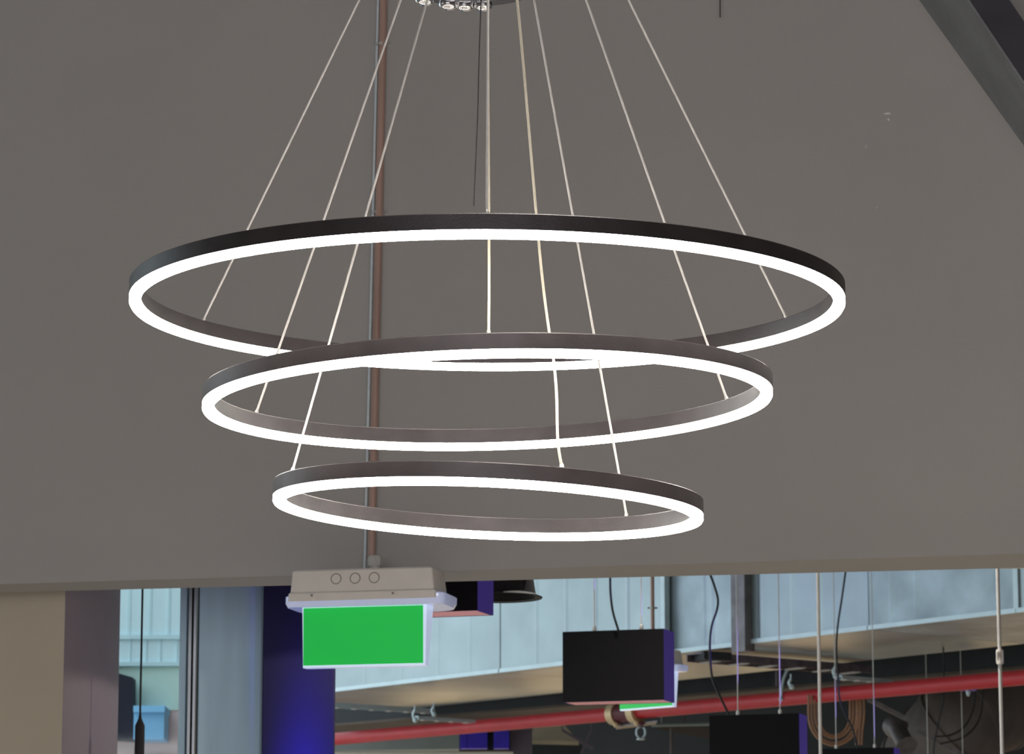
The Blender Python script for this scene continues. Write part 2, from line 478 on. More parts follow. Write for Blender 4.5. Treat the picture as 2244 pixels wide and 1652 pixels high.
for (i, px, near, tx, kd) in WIRES:
    t = hang_angle(i, px, near)
    p = ring_pt(i, t, -RW / 2, HD + HM - 0.001)
    top = at(tx, -560, D0 + 0.04 * math.sin(t))
    if kd == 'w':
        path = [p, top]; r = 0.0017
    elif i == 1:
        path = smooth_path([p, p.lerp(top, 0.12) + V(0.0005, 0, 0), p.lerp(top, 0.5) + V(-0.001, 0, 0), top]); r = 0.0018
    else:
        path = smooth_path([p, p + V(-0.0055, 0.002, 0.040), p + V(-0.009, 0.003, 0.13), p.lerp(top, 0.26) + V(-0.0005, 0, 0), p.lerp(top, 0.6) + V(0.004, 0, 0),
                            p.lerp(top, 0.8) + V(0.0005, 0, 0), top]); r = 0.0019
    o = MB().tube(path, r, 8).build('wire' if kd == 'w' else 'power_cable', 'wire' if kd == 'w' else 'cable_w', rings[i], smooth=True)
    MB().lathe([(0.0028, -0.001), (0.0028, 0.005), (0.0018, 0.008)], p, (top - p)).build('wire_grip', 'clip', rings[i], smooth=True)
# chrome guide plate and the canopy the wires run up to
PC = at(1037, -28, D0 + 0.0)
MB().lathe([(0.0, -0.004), (0.055, -0.0035), (0.094, -0.001), (0.104, 0.004), (0.106, 0.012), (0.102, 0.022), (0.05, 0.028), (0.0, 0.029)], PC, n=64, cap=False).build('chrome_plate', 'chrome_d', ch, smooth=True, angle=50)
MB().tube([PC + V(0, 0, 0.02), V(PC.x + 0.02, PC.y, TOPC.z + 0.01)], 0.005, 12).build('stem', 'chrome', ch, smooth=True)
MB().lathe([(0.062, -0.003), (0.075, 0.0), (0.075, 0.045), (0.068, 0.052), (0.012, 0.054), (0.010, ZC - TOPC.z + 0.01)], TOPC, n=48).build('canopy', 'chrome', ch, smooth=True)
for k_, (dx, dy) in enumerate(((-.072, .062), (-.038, .085), (-.014, .091), (.0136, .091))):  # bosses added under the plate to mirror the rings as bright streaks
    MB().lathe([(.0, -.0085), (.007, -.0082), (.0115, -.006), (.0135, -.003), (.014, .0)], PC + V(dx, dy, -.001), n=20, cap=False).build('glint_boss', 'chrome', ch, smooth=True, angle=80)
dc = [at(1055, -20, D0 + 0.06), at(1050, 120, D0 + 0.06), at(1047, 240, D0 + 0.06), at(1042, 360, D0 + 0.06), at(1038, 452, D0 + 0.06)]
MB().tube(smooth_path(dc), 0.0009, 6).build('thin_dark_line', 'thin_dark', ch, smooth=True)  # thin dark line ending just above the large ring

# ================================================================== CONDUIT ON THE BULKHEAD AND EXIT SIGN
RP = 0.0094
p0 = at_wall(814, 1222, 0.022); p1 = at_wall(840.5, 0, 0.0135)
pipe = thing('conduit_pipe', at_wall(816, 1222, 0), 'brown conduit pipe clipped to the grey wall above the green sign', 'pipe')
pdir = (p1 - p0).normalized()
MB().tube([p0, p0 + pdir * 0.4, p1, p1 + pdir * 0.7], RP, 20).build('tube', 'copper', pipe, smooth=True)
for (px, py) in ((838, 100), (829.5, 468)):
    c = at_wall(px, py, 0.0)
    s = MB()
    arc = []
    for j in range(13):
        a = math.pi * j / 12
        arc.append(c + WDIR * (math.cos(a) * (RP + 0.0015)) + WN * (0.0135 + math.sin(a) * (RP + 0.0015)))
    arc = [c + WDIR * (RP + 0.0015) + WN * 0.001] + arc + [c - WDIR * (RP + 0.0015) + WN * 0.001]
    h = V(0, 0, 0.004)
    for j in range(len(arc) - 1):
        o0, o1 = arc[j], arc[j + 1]
        m_ = c + WN * 0.0135
        q0 = (o0 - m_).normalized() * 0.0012; q1 = (o1 - m_).normalized() * 0.0012
        s.hexa([o0 - h, o1 - h, o1 + q1 - h, o0 + q0 - h], [o0 + h, o1 + h, o1 + q1 + h, o0 + q0 + h])
    for sg in (-1, 1):
        s.box(c + WDIR * (sg * 0.0175) + WN * 0.0015, (0.012, 0.003, 0.010), Matrix.Rotation(WYAW, 3, 'Z'))
    cp = s.build('saddle_clip', 'clip', pipe)
    for sg in (-1, 1):
        MB().lathe([(0.0042, 0.002), (0.0042, 0.005), (0.002, 0.0075)], c + WDIR * (sg * 0.0190), WN, 12).build('screw', 'clip', cp, smooth=True)
r0 = at_wall(799, 1242, 0.016); r1 = at_wall(828.5, 0, 0.0125)
rd = (r1 - r0).normalized()
tag(MB().tube([r0 - rd * 0.02, r1 + rd * 0.75], 0.0034, 12).build('steel_rod', 'zinc', smooth=True),
    'thin pale steel rod running down the grey wall left of the brown pipe', 'rod')

def exit_sign(loc, yaw, label, name='exit_sign', bd=0.155):
    """loc: middle of the front bottom edge of the sign plate; x along the plate, y to the back"""
    L = thing(name, loc, label, 'exit sign')
    R = Matrix.Rotation(yaw, 3, 'Z')
    def T(x, y, z): return Vector(loc) + R @ V(x, y, z)
    def loft(rows):
        m = MB()
        for a_, b_ in zip(rows[:-1], rows[1:]): pass
        n_ = len(rows[0])
        for r_ in rows: m.v += r_
        m.f.append(tuple(reversed(range(n_))))
        for k_ in range(len(rows) - 1):
            for j in range(n_):
                j2 = (j + 1) % n_
                m.f.append((k_ * n_ + j, k_ * n_ + j2, (k_ + 1) * n_ + j2, (k_ + 1) * n_ + j))
        m.f.append(tuple((len(rows) - 1) * n_ + j for j in range(n_)))
        return m
    def rrect(x0, x1, y0, y1, rf, rb, z, n_=6):
        """rounded rectangle: front corners rf, back corners rb"""
        pts = []
        for (cx, cy, r_, a0) in ((x1 - rf, y0 + rf, rf, -90), (x1 - rb, y1 - rb, rb, 0), (x0 + rb, y1 - rb, rb, 90), (x0 + rf, y0 + rf, rf, 180)):
            for k_ in range(n_ + 1):
                a = math.radians(a0 + 90 * k_ / n_)
                pts.append(T(cx + r_ * math.cos(a), cy + r_ * math.sin(a), z))
        return pts
    PW, PH = 0.157, 0.152         # half width of the plate, height
    # plate housing: wedge, thicker at the top
    br_ = 0.065 if bd > .1 else .02
    t0, t1 = (0.030, 0.060) if bd > .1 else (.02, .03)
    MB().hexa([T(-PW + .002, 0, 0), T(PW - .004, 0, 0), T(PW - .004, t0, 0), T(-PW + .002, t0, 0)],
              [T(-PW, -.004, PH), T(PW, -.004, PH), T(PW, t1, PH), T(-PW, t1, PH)]).build('plate_housing', 'acrylic', L, bevel=0.002)
    gx0, gx1 = -PW + .004, PW - .009
    MB().hexa([T(gx0, -.0030, .006), T(gx1, -.0030, .006), T(gx1, .001, .006), T(gx0, .001, .006)],
              [T(gx0, -.0058, PH - .007), T(gx1, -.0058, PH - .007), T(gx1, -.002, PH - .007), T(gx0, -.002, PH - .007)]).build('green_face', 'green', L)
    # clear cover lip and base box
    lp = loft([rrect(-.192, .200, -.022, bd - .005, .018, br_, PH - .006), rrect(-.197, .205, -.027, bd, .020, br_, PH + .004),
               rrect(-.197, .205, -.027, bd, .020, br_, PH + .020), rrect(-.193, .201, -.023, bd - .004, .018, br_, PH + .023)]).build('cover_lip', 'lip', L, smooth=True)
    bx = loft([rrect(-.184, .186, -.034, bd - .005, .006, br_, PH + .008), rrect(-.184, .186, -.034, bd - .005, .006, br_, PH + .026),
               rrect(-.180, .182, -.030, bd - .009, .006, br_, PH + .030),
               rrect(-.176, .176, -.028, bd - .013, .006, br_, PH + .080), rrect(-.172, .172, -.024, bd - .017, .005, br_ * .9, PH + .084)]).build('base_box', 'plastic', L, smooth=True, angle=35)
    for x in (-.064, -.016, .032):
        cc = T(x, -.0292, PH + .060)
        ringm = MB().tube([cc + R @ V(.0125 * math.cos(2 * math.pi * j / 24), 0, .0125 * math.sin(2 * math.pi * j / 24)) for j in range(24)], 0.0011, 6, closed=True)
        ringm.build('knockout', 'groove', bx, smooth=True)
    for x in (-.122, .082):
        MB().box(T(x, -.036, PH + .018), (.016, .006, .012), R).build('screw_tab', 'plastic', bx, bevel=.001)
        MB().lathe([(.0028, 0), (.0028, .002)], T(x, -.039, PH + .020), R @ V(0, -1, 0), 10).build('screw', 'groove', bx)
    gz = PH + .084
    gl_ = MB().lathe([(.013, -.002), (.013, .010), (.014, .011)], T(.020, .02, gz), n=20).build('gland_neck', 'plastic_g', L, smooth=True)
    MB().lathe([(.0175, .010), (.0185, .012), (.0185, .028), (.016, .034), (.0135, .036)], T(.020, .02, gz), n=8).build('gland_nut', 'plastic_g', gl_)
    return L, T
s_loc = at_wall(798, 1461, 0.160)
SIGN, ST = exit_sign(s_loc, WYAW, 'green lit exit sign with cream base box on the grey wall', 'exit_sign')

# diagonal steel brace, top right
YF = 7.72
e0 = at(2120, 0, YF); e1 = at(2244, 185, YF)
bdv = (e1 - e0).normalized(); nrm = V(bdv.z, 0, -bdv.x)
if nrm.x < 0: nrm = -nrm
wB = 0.062
a = e0 - bdv * 1.6; b = e0 + bdv * 1.4
def wall_y(p): return p.y + ((A0 - p).dot(WN)) / WN.y
a2, b2, a3, b3 = a.copy(), b.copy(), a + nrm * wB, b + nrm * wB
a2.y, b2.y, a3.y, b3.y = (wall_y(p) for p in (a, b, a + nrm * wB, b + nrm * wB))
br = thing('steel_brace', b, 'dark grey diagonal steel brace on the grey wall at top right', 'brace')
MB().hexa([a, a + nrm * wB, a3, a2], [b, b + nrm * wB, b3, b2]).build('beam', 'steel_paint', br)
MB().hexa([a - V(0, .006, 0) + nrm * .004, a + nrm * (wB + .02) - V(0, .006, 0), a + nrm * (wB + .02), a + nrm * .004],
          [b - V(0, .006, 0) + nrm * .004, b + nrm * (wB + .02) - V(0, .006, 0), b + nrm * (wB + .02), b + nrm * .004]).build('shaded_front', 'brace_shade', br)  # thin plate carrying the front's shade as a darker colour
# short wire end at the top edge
tag(MB().tube([at_wall(1578, 38, .03), at_wall(1577, -240, .03)], 0.0016, 8).build('hanging_wire', 'thin_dark', smooth=True),
    'short dark wire end hanging before the grey wall near the top edge', 'wire')

# ================================================================== BEHIND THE BULKHEAD: DUCT
ZD = 1.6 + 0.0
dR = at(2244, 1340, 18.7); ZD = dR.z
dL = at_z(735, 1515, ZD)
DD = (dL - dR).normalized()                 # runs to the left and away
DN = V(-DD.y, DD.x, 0)                      # front normal
if DN.y > 0: DN = -DN
DWID, DHGT = 1.30, 1.05
def duct_at(px, py=1430):
    """point of the duct's lower front edge seen at column px"""
    d = ray(px, py); d2 = V(d.x, d.y, 0)
    # intersect the vertical plane through the ray with the edge line
    n_ = V(d2.y, -d2.x, 0)
    t = (EYE - dR).dot(n_) / DD.dot(n_)
    return dR + DD * t
duct = thing('air_duct', dR, 'large silver galvanised air duct behind the grey bulkhead', 'duct')
secs = [560, 1096, 1456, 1612, 1905, 2232, 2420]
for i in range(len(secs) - 1):
    p = duct_at(secs[i]); q = duct_at(secs[i + 1])
    j = 0.05 if i == 2 else (0.002 if i % 2 else 0.0)
    p = p - DD * 0.004; q = q + DD * 0.004
    f_ = -DN * j; bk = -DN * DWID
    m = MB().hexa([p + f_, q + f_, q + bk, p + bk], [up(p + f_, DHGT), up(q + f_, DHGT), up(q + bk, DHGT), up(p + bk, DHGT)])
    sec = m.build('duct_section', 'galv_s' if i in (2, 4) else 'galv', duct)
    # standing ribs pressed into the sheet
    ribs = {0: (800, 880, 960, 1030), 1: (1175, 1240, 1305, 1375), 2: (1530, 1548), 3: (1668, 1738, 1798), 4: (1955, 2010), 5: (2330,)}[i]
    for rx in ribs:
        c = duct_at(rx) + f_
        MB().hexa([c + DD * .024 + V(0, 0, .02), c - DD * .024 + V(0, 0, .02), c - DD * .004 + DN * .0035 + V(0, 0, .02), c + DD * .004 + DN * .0035 + V(0, 0, .02)],
                  [c + DD * .024 + V(0, 0, DHGT), c - DD * .024 + V(0, 0, DHGT), c - DD * .004 + DN * .0035 + V(0, 0, DHGT), c + DD * .004 + DN * .0035 + V(0, 0, DHGT)]).build('rib', 'galv_s' if i in (2, 4) else 'galv', sec)
    # folded lower edge
    a_ = p + f_ + DN * .006; b_ = q + f_ + DN * .006
    MB().bar(a_ + V(0, 0, .010), b_ + V(0, 0, .010), .016, .026).build('folded_edge', 'galv_e', sec)
for sx in (1456, 2232):
    c = duct_at(sx)
    MB().hexa([c + DD * .018 - DN * .03, c - DD * .018 - DN * .03, c - DD * .018 + DN * .012, c + DD * .018 + DN * .012],
              [up(k_, DHGT) for k_ in (c + DD * .018 - DN * .03, c - DD * .018 - DN * .03, c - DD * .018 + DN * .012, c + DD * .018 + DN * .012)]).build('joint_strip', 'galv_e', duct)
# bolted flange joint
c0 = duct_at(1622); c1 = duct_at(1634)
for nm, c, wd, m_, pr in (('flange', c0, .022, 'galv_e', .035), ('flange', c1, .06, 'galv_d', .06)):
    q4 = [c + DD * wd - DN * .02, c - DD * wd - DN * .02, c - DD * wd + DN * pr, c + DD * wd + DN * pr]
    MB().hexa([up(k_, -.05) for k_ in q4], [up(k_, DHGT) for k_ in q4]).build(nm, m_, duct)

# black beam behind the duct, parallel to it
ZB2 = ZD - 0.05
q0 = at_z(1230, 1543, ZB2); q1 = at_z(2244, 1458, ZB2)
bA, bB = ext(q0, q1, -0.75), ext(q0, q1, 1.25)
n2 = V(-(q1 - q0).normalized().y, (q1 - q0).normalized().x, 0)
if n2.y < 0: n2 = -n2
cb = thing('ceiling_beam', bB, 'long black ceiling beam behind the silver duct and above the red pipe', 'beam')
MB().hexa([bA, bB, bB + n2 * .5, bA + n2 * .5], [up(k_, .9) for k_ in (bA, bB, bB + n2 * .5, bA + n2 * .5)]).build('web', 'beam', cb)
MB().hexa([bA - V(0, 0, .02), bB - V(0, 0, .02), bB + n2 * .7 - V(0, 0, .02), bA + n2 * .7 - V(0, 0, .02)],
          [bA - V(0, 0, .001), bB - V(0, 0, .001), bB + n2 * .7 - V(0, 0, .001), bA + n2 * .7 - V(0, 0, .001)]).build('brown_lit_soffit', 'brownbeam', cb)  # brown light on the beam's underside is put into its colour
for px in (1126, 1990):
    t = (at_z(px, 1530, ZB2) - q0).dot((q1 - q0).normalized())
    c = q0 + (q1 - q0).normalized() * t - n2 * .004
    MB().bar(c + V(0, 0, .0), c + V(0, 0, .3), .02, .01, n2).build('joint_plate', 'mgrey', cb)

# red fire pipe
pR = at(2244, 1484, 20.0)
ZP = pR.z
pL = at_z(735, 1619, ZP)
PD = (pL - pR).normalized()
PRAD = 0.046
rp = thing('fire_pipe', pR, 'long red fire sprinkler pipe below the silver duct', 'pipe')
MB().tube([ext(pR, pL, -0.35), ext(pR, pL, 1.22)], PRAD, 24).build('tube', 'red', rp, smooth=True)
def pipe_at(px):
    d = ray(px, 1550); n_ = V(d.y, -d.x, 0)
    t = (EYE - pR).dot(n_) / PD.dot(n_)
    return pR + PD * t
cA, cB = pipe_at(1349), pipe_at(1394)
MB().tube([cA - PD * 0.01, cB + PD * 0.02], PRAD + .018, 24).build('coupling', 'dred', rp, smooth=True)
for c in (cA, cB):
    MB().tube([c - PD * .03, c + PD * .03], PRAD + .028, 24).build('clamp_ring', 'brass', rp, smooth=True)
    MB().lathe([(.018, 0), (.018, .03), (.009, .045)], c + V(0, 0, -.075) - V(0, .03, 0), V(0, -1, 0), 10).build('clamp_bolt', 'brass', rp)
# sprinkler head under the coupling
sc_ = pipe_at(1404)
sh = thing('sprinkler_head', sc_ + V(0, 0, -.20), 'small shiny sprinkler head hanging below the red pipe fitting', 'sprinkler')
MB().lathe([(.030, -.085), (.030, -.075), (.022, -.067)], sc_, n=12).build('socket', 'dred', sh)
MB().lathe([(.016, -.105), (.016, -.085)], sc_, n=10).build('thread', 'galv_d', sh)
for sg in (-1, 1):
    MB().tube(smooth_path([sc_ + V(sg * .010, 0, -.10), sc_ + V(sg * .026, 0, -.115), sc_ + V(sg * .027, 0, -.15), sc_ + V(sg * .008, 0, -.175)], 5), .007, 8).build('yoke_arm', 'galv_e', sh, smooth=True)
MB().lathe([(.008, -.172), (.030, -.178), (.030, -.183), (.004, -.186)], sc_, n=16).build('deflector', 'galv_e', sh, smooth=True)
# flat bracket below the fitting
MB().hexa([pipe_at(1352) + V(0, 0, -.085), pipe_at(1440) + V(0, 0, -.075), pipe_at(1440) + V(0, .25, -.075), pipe_at(1352) + V(0, .25, -.085)],
          [pipe_at(1352) + V(0, 0, -.077), pipe_at(1440) + V(0, 0, -.067), pipe_at(1440) + V(0, .25, -.067), pipe_at(1352) + V(0, .25, -.077)]).build('bracket_plate', 'galv_d', rp)

# steel channel under the duct (right) and two struts (left)
def channel(a_, b_, w_, h_, name, label, m_='tray', holes=6):
    root = thing(name, a_, label, 'strut')
    d_ = (b_ - a_).normalized(); sd = d_.cross(V(0, 0, 1)).normalized()
    MB().bar(a_, b_, w_, .006).build('base', m_, root)
    MB().bar(a_ + sd * (w_ / 2) - V(0, 0, h_ / 2), b_ + sd * (w_ / 2) - V(0, 0, h_ / 2), .006, h_).build('side_rail', m_, root)
    MB().bar(a_ - sd * (w_ / 2) - V(0, 0, h_ / 2), b_ - sd * (w_ / 2) - V(0, 0, h_ / 2), .006, h_).build('side_rail', m_, root)
    for j in range(holes):
        c = a_.lerp(b_, (j + .5) / holes) - V(0, 0, h_)
        MB().box(c, (.03, w_ * 1.05, .008), Matrix.Rotation(math.atan2(d_.y, d_.x), 3, 'Z')).build('slot_bridge', 'plastic_g', root)
    return root
cz = ZD - 0.03
ch1a, ch1b = at_z(1524, 1432, cz), at_z(1892, 1461, cz)
root = channel(ch1a, ch1b, .16, .045, 'support_channel', 'purple grey steel support channel under the silver duct')
MB().bar(ch1a + V(0.02, 0, -.015), ch1a + V(.19, .06, -.02), .17, .05).build('end_cap', 'black', root)
channel(at_z(720, 1540, ZD - .10), at_z(948, 1554, ZD - .10), .05, .03, 'support_channel', 'speckled steel strut nearest the tall blue panel', 'galv_e')
channel(at_z(912, 1570, ZD - .22), at_z(1038, 1578, ZD - .22), .04, .02, 'support_channel', 'short pale steel strut just above the red pipe', 'galv_e', 4)
channel(at_z(1838, 1481, ZD - .17), at_z(1950, 1490, ZD - .17), .05, .02, 'support_channel', 'short pale steel strut under the duct right of the thick steel rod', 'galv_e', 4)
# hangers of shiny bent steel
def hanger(px, y0, y1, Y, label, lean=0.0):
    t = at(px, y0, Y); b = at(px + lean, y1, Y)
    root = thing('pipe_hanger', b, label, 'hanger')
    MB().tube([t + V(0, 0, .03), t], .004, 8).build('rod', 'galv_e', root, smooth=True)
    MB().tube(smooth_path([t, t.lerp(b, .35) + V(-.012, 0, 0), t.lerp(b, .7) + V(-.01, 0, 0), b], 5), .009, 8).build('strap', 'galv_e', root, smooth=True)
    MB().lathe([(.010, -.012), (.018, 0), (.010, .018)], b, n=10).build('nut', 'galv_e', root, smooth=True)
    return root
hanger(1726, 1466, 1532, pipe_at(1714).y - .062, 'bent shiny hanger clipped over the red pipe above the second black box', -14)
hanger(1733, 1488, 1506, 20.6, 'short bright hanger end beside the bent hanger', 2)
hanger(909, 1556, 1579, 23.0, 'small shiny hanger holding the short pale strut', 1)
hanger(950, 1549, 1566, 23.2, 'small shiny hanger at the end of the speckled strut', 1)
hanger(1830, 1462, 1482, 20.6, 'small shiny hanger right of the thick steel rod', 1)

# ================================================================== HANGING BOX LAMPS
YAW = math.radians(-18)
RB = Matrix.Rotation(YAW, 3, 'Z')
def lamp_box(px, py_bot, Y, label, wires, cable, w_=.372, d_=.138, h_=.250, topz=ZC):
    """px, py_bot: front right bottom corner"""
    C = at(px, py_bot, Y)
    o_ = C
    def T(x, y, z): return o_ + RB @ V(x, y, z)     # x <= 0 to the left, y >= 0 to the back
    root = thing('box_lamp', T(-w_ / 2, d_ / 2, 0), label, 'lamp', 'black box lamps hanging in a row')
    t_ = .006
    m = MB()
    def bx_(x0, x1, y0, y1, z0, z1):
        m.hexa([T(x0, y0, z0), T(x1, y0, z0), T(x1, y1, z0), T(x0, y1, z0)], [T(x0, y0, z1), T(x1, y0, z1), T(x1, y1, z1), T(x0, y1, z1)])
    bx_(-w_, 0, 0, t_, 0, h_); bx_(-w_, 0, d_ - t_, d_, 0, h_); bx_(-w_, -w_ + t_, t_, d_ - t_, 0, h_); bx_(-t_, 0, t_, d_ - t_, 0, h_)
    bx_(-w_ + t_, -t_, t_, d_ - t_, h_ - t_, h_)
    m.build('housing', 'blackbox', root)
    m = MB()
    bx_(-w_ + t_, -t_, t_, d_ - t_, .0006, .008)
    ref = m.build('reflector', 'lamp_in', root)
    for k_ in range(7):
        m = MB(); y_ = t_ + (d_ - 2 * t_) * (k_ + .5) / 7
        bx_(-w_ + t_, -t_, y_ - .0012, y_ + .0012, .0002, .0025)
        m.build('louvre', 'black', ref)
    top = C.z + h_
    ld = bpy.data.lights.new('box_lamp_light', 'SPOT')  # the lamp's own light
    ld.energy = 9.0; ld.color = (1.0, 0.88, 0.80); ld.spot_size = math.radians(161); ld.spot_blend = 0.06; ld.shadow_soft_size = 0.03
    lo = bpy.data.objects.new('box_lamp_light', ld); COL.objects.link(lo)
    lo.location = T(-w_ / 2, d_ / 2, -.004)
    for wx in wires:
        p = at(wx, py_bot, Y); x_ = (p.x - C.x) / math.cos(YAW)
        s = T(x_, .012, h_)
        MB().tube([s, V(s.x, s.y, topz)], .0022, 6).build('wire', 'wire', root, smooth=True)
        MB().lathe([(.006, -.002), (.0075, .004), (.0075, .014), (.003, .020)], s, n=10).build('wire_stud', 'clip' if Y < 13 else 'plastic', root, smooth=True)
    if cable:
        P = [at(x, y, Y + .04) for (x, y) in cable]
        P[-1] = V(P[-1].x, P[-1].y, top - .002)
        P = [V(P[0].x, P[0].y, topz)] + smooth_path(P)
        MB().tube(P, .0042 if Y < 13 else .0048, 8).build('cable', 'bcable', root, smooth=True)
    return root
lamp_box(1046.5, 1337, 9.3, 'nearest black box lamp, half hidden behind the lit exit sign', [900, 990], None)
lamp_box(1455.5, 1533, 12.0, 'black box lamp hanging in full view before the silver duct',
         [1302, 1405], [(1337, 1262), (1338, 1300), (1343, 1340), (1355, 1379)])
lamp_box(1753, 1700, 13.75, 'black box lamp cut off by the bottom edge right of centre, below the red pipe',
         [1620, 1711], [(1556, 1258), (1566, 1285), (1573, 1312), (1571, 1336), (1560, 1370), (1556, 1402), (1556, 1440), (1561, 1485), (1573, 1516), (1597, 1553)])
lamp_box(1961, 1752, 16.5, 'black box lamp whose top edge just shows at the bottom right',
         [1837, 1919], [(1853, 1252), (1845, 1310), (1836, 1370), (1833, 1420), (1836, 1480), (1840, 1530), (1851, 1562), (1868, 1597), (1879, 1628)])
lamp_box(2152, 1800, 20.6, 'farthest box lamp, only its two wires and cable showing at lower right',
         [2040, 2114], [(2069, 1505), (2066, 1540), (2055, 1590), (2046, 1640), (2044, 1690)], topz=3.655)

# round black shade next to the nearest box
rc = at(1092, 1311, 9.95)
rl = thing('dome_lamp', rc, 'round black flared lamp shade behind the nearest black box', 'lamp')
MB().lathe([(.108, .004), (.128, .000), (.1295, .003), (.110, .012), (.104, .05), (.098, .09), (.088, .13), (.03, .16), (.012, .17)], rc, n=56, cap=False).build('shade', 'black', rl, smooth=True, angle=30)
MB().lathe([(.107, .006), (.100, .05), (.085, .12), (.0, .125)], rc, n=40, cap=False).build('inner_reflector', 'black', rl, smooth=True)
MB().lathe([(.014, .165), (.014, .21), (.004, .215), (.004, ZC - rc.z)], rc, n=16).build('stem', 'black', rl, smooth=True)
for k_ in range(10):
    a = 2 * math.pi * k_ / 10
    MB().bar(rc + V(.103 * math.cos(a), .103 * math.sin(a), .055), rc + V(.093 * math.cos(a), .093 * math.sin(a), .125), .004, .012, V(math.cos(a), math.sin(a), 0)).build('cooling_fin', 'galv_d', rl)

# second exit sign behind the box, end on, with its conduit
s2 = at(1417, 1553, 14.5)
SIGN2, ST2 = exit_sign(s2, math.radians(-45), 'far exit sign mostly hidden behind the black box lamp', 'exit_sign', bd=.05)
p2 = ST2(.020, .02, .152 + .11)
cp2 = thing('conduit_pipe', p2, 'thin brown conduit pipe rising above the black box lamp', 'pipe')
MB().tube([p2, V(p2.x - .003, p2.y, ZC)], .0085, 14).build('tube', 'copper', cp2, smooth=True)
cc = at(1415, 1332, 14.5)
cl2 = MB().lathe([(.0105, -.006), (.0105, .006)], V(p2.x - .001, p2.y, cc.z), n=14).build('saddle_clip', 'clip', cp2, smooth=True)
for sg in (-1, 1):
    MB().box(V(p2.x + sg * .015, p2.y, cc.z), (.012, .004, .008)).build('clip_lug', 'clip', cl2)

# threaded hanging rods
def rod(px, Y, r, label, sleeve=None):
    b = at(px + 2, 1760, Y)
    root = thing('hanging_rod', b, label, 'rod')
    t = at(px, 1250, Y)
    MB().tube([b, V(b.x, b.y, ZC)], r, 12).build('shaft', 'wire', root, smooth=True)
    if sleeve:
        y0, y1 = sleeve
        pa = at(px + 1, y1, Y); pb_ = at(px + 1, y0, Y)
        for sg in (-1, 1):
            MB().bar(V(b.x + sg * .0085, b.y, pa.z), V(b.x + sg * .0085, b.y, pb_.z), .006, .010, V(0, 1, 0)).build('turnbuckle_side', 'plastic', root, bevel=.001)
        for z in (pa.z, pb_.z):
            MB().lathe([(.011, -.004), (.011, .004)], V(b.x, b.y, z), n=12).build('turnbuckle_nut', 'plastic', root)
    MB().lathe([(.016, -.01), (.016, .0)], b, n=6).build('end_nut', 'clip', root)
    return root
rod(1798, 11.0, .0055, 'plain steel rod hanging right of the second black box lamp')
rod(2197, 11.0, .0060, 'steel rod with a turnbuckle hanging at the far right', (1426, 1452))
# round pale ring light just showing under the bulkhead, far right
rc2 = at(2222, 1236, 16.0)
rr_ = thing('ring_lamp', rc2, 'pale round ring lamp peeping under the bulkhead at the far right', 'lamp')
tor = [rc2 + V(.10 * math.cos(2 * math.pi * j / 48), .10 * math.sin(2 * math.pi * j / 48), .0) for j in range(48)]
MB().tube(tor, .010, 10, closed=True).build('rim', 'cream', rr_, smooth=True)
MB().lathe([(.088, .004), (.080, .030), (.02, .05), (.006, .055), (.005, ZC - rc2.z)], rc2, n=32).build('bowl', 'galv_e', rr_, smooth=True)

# ================================================================== CLUTTER BELOW THE PIPE
def blk(px0, px1, py0, py1, Y, d_, name, m_, label, cat, skew=0.0, bevel=.004):
    """block whose front face spans the pixels at distance Y; skew raises the right end (pixels)"""
    a_ = at(px0, py1, Y); b_ = at(px1, py1 - skew, Y); c_ = at(px1, py0 - skew, Y); d4 = at(px0, py0, Y)
    q_ = V(0, d_, 0)
    return tag(MB().hexa([a_, b_, b_ + q_, a_ + q_], [d4, c_, c_ + q_, d4 + q_]).build(name, m_, bevel=bevel), label, cat)
blk(640, 1008, 1600, 1645, 27.0, .3, 'grey_beam', 'greybeam', 'plain grey beam low under the red pipe beside the blue panel', 'beam', 4)
blk(640, 1125, 1649, 1690, 25.0, .4, 'cream_beam', 'cream', 'cream beam showing as a thin strip at the bottom edge', 'beam', 2)
cab = thing('blue_lit_cabinet', at(1062, 1641, 26.0), 'cabinet with blue light painted in, dark gaps, under the red pipe', 'cabinet')
for (x0, x1, mm_) in ((1008, 1024, 'blue_lit'), (1025, 1068, 'blue_lit'), (1082, 1116, 'blue_lit')):
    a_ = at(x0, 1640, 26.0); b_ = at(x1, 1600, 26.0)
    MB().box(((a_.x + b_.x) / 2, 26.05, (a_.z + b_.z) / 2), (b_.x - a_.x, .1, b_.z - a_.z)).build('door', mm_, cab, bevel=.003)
a_ = at(1006, 1644, 26.1); b_ = at(1117, 1597, 26.1)
MB().box(((a_.x + b_.x) / 2, 26.35, (a_.z + b_.z) / 2), (b_.x - a_.x, .4, b_.z - a_.z)).build('carcass', 'black', cab)
blk(1117, 1166, 1600, 1660, 26.2, .4, 'mauve_box', 'mgrey', 'mauve grey box right of the blue lit cabinet', 'box')
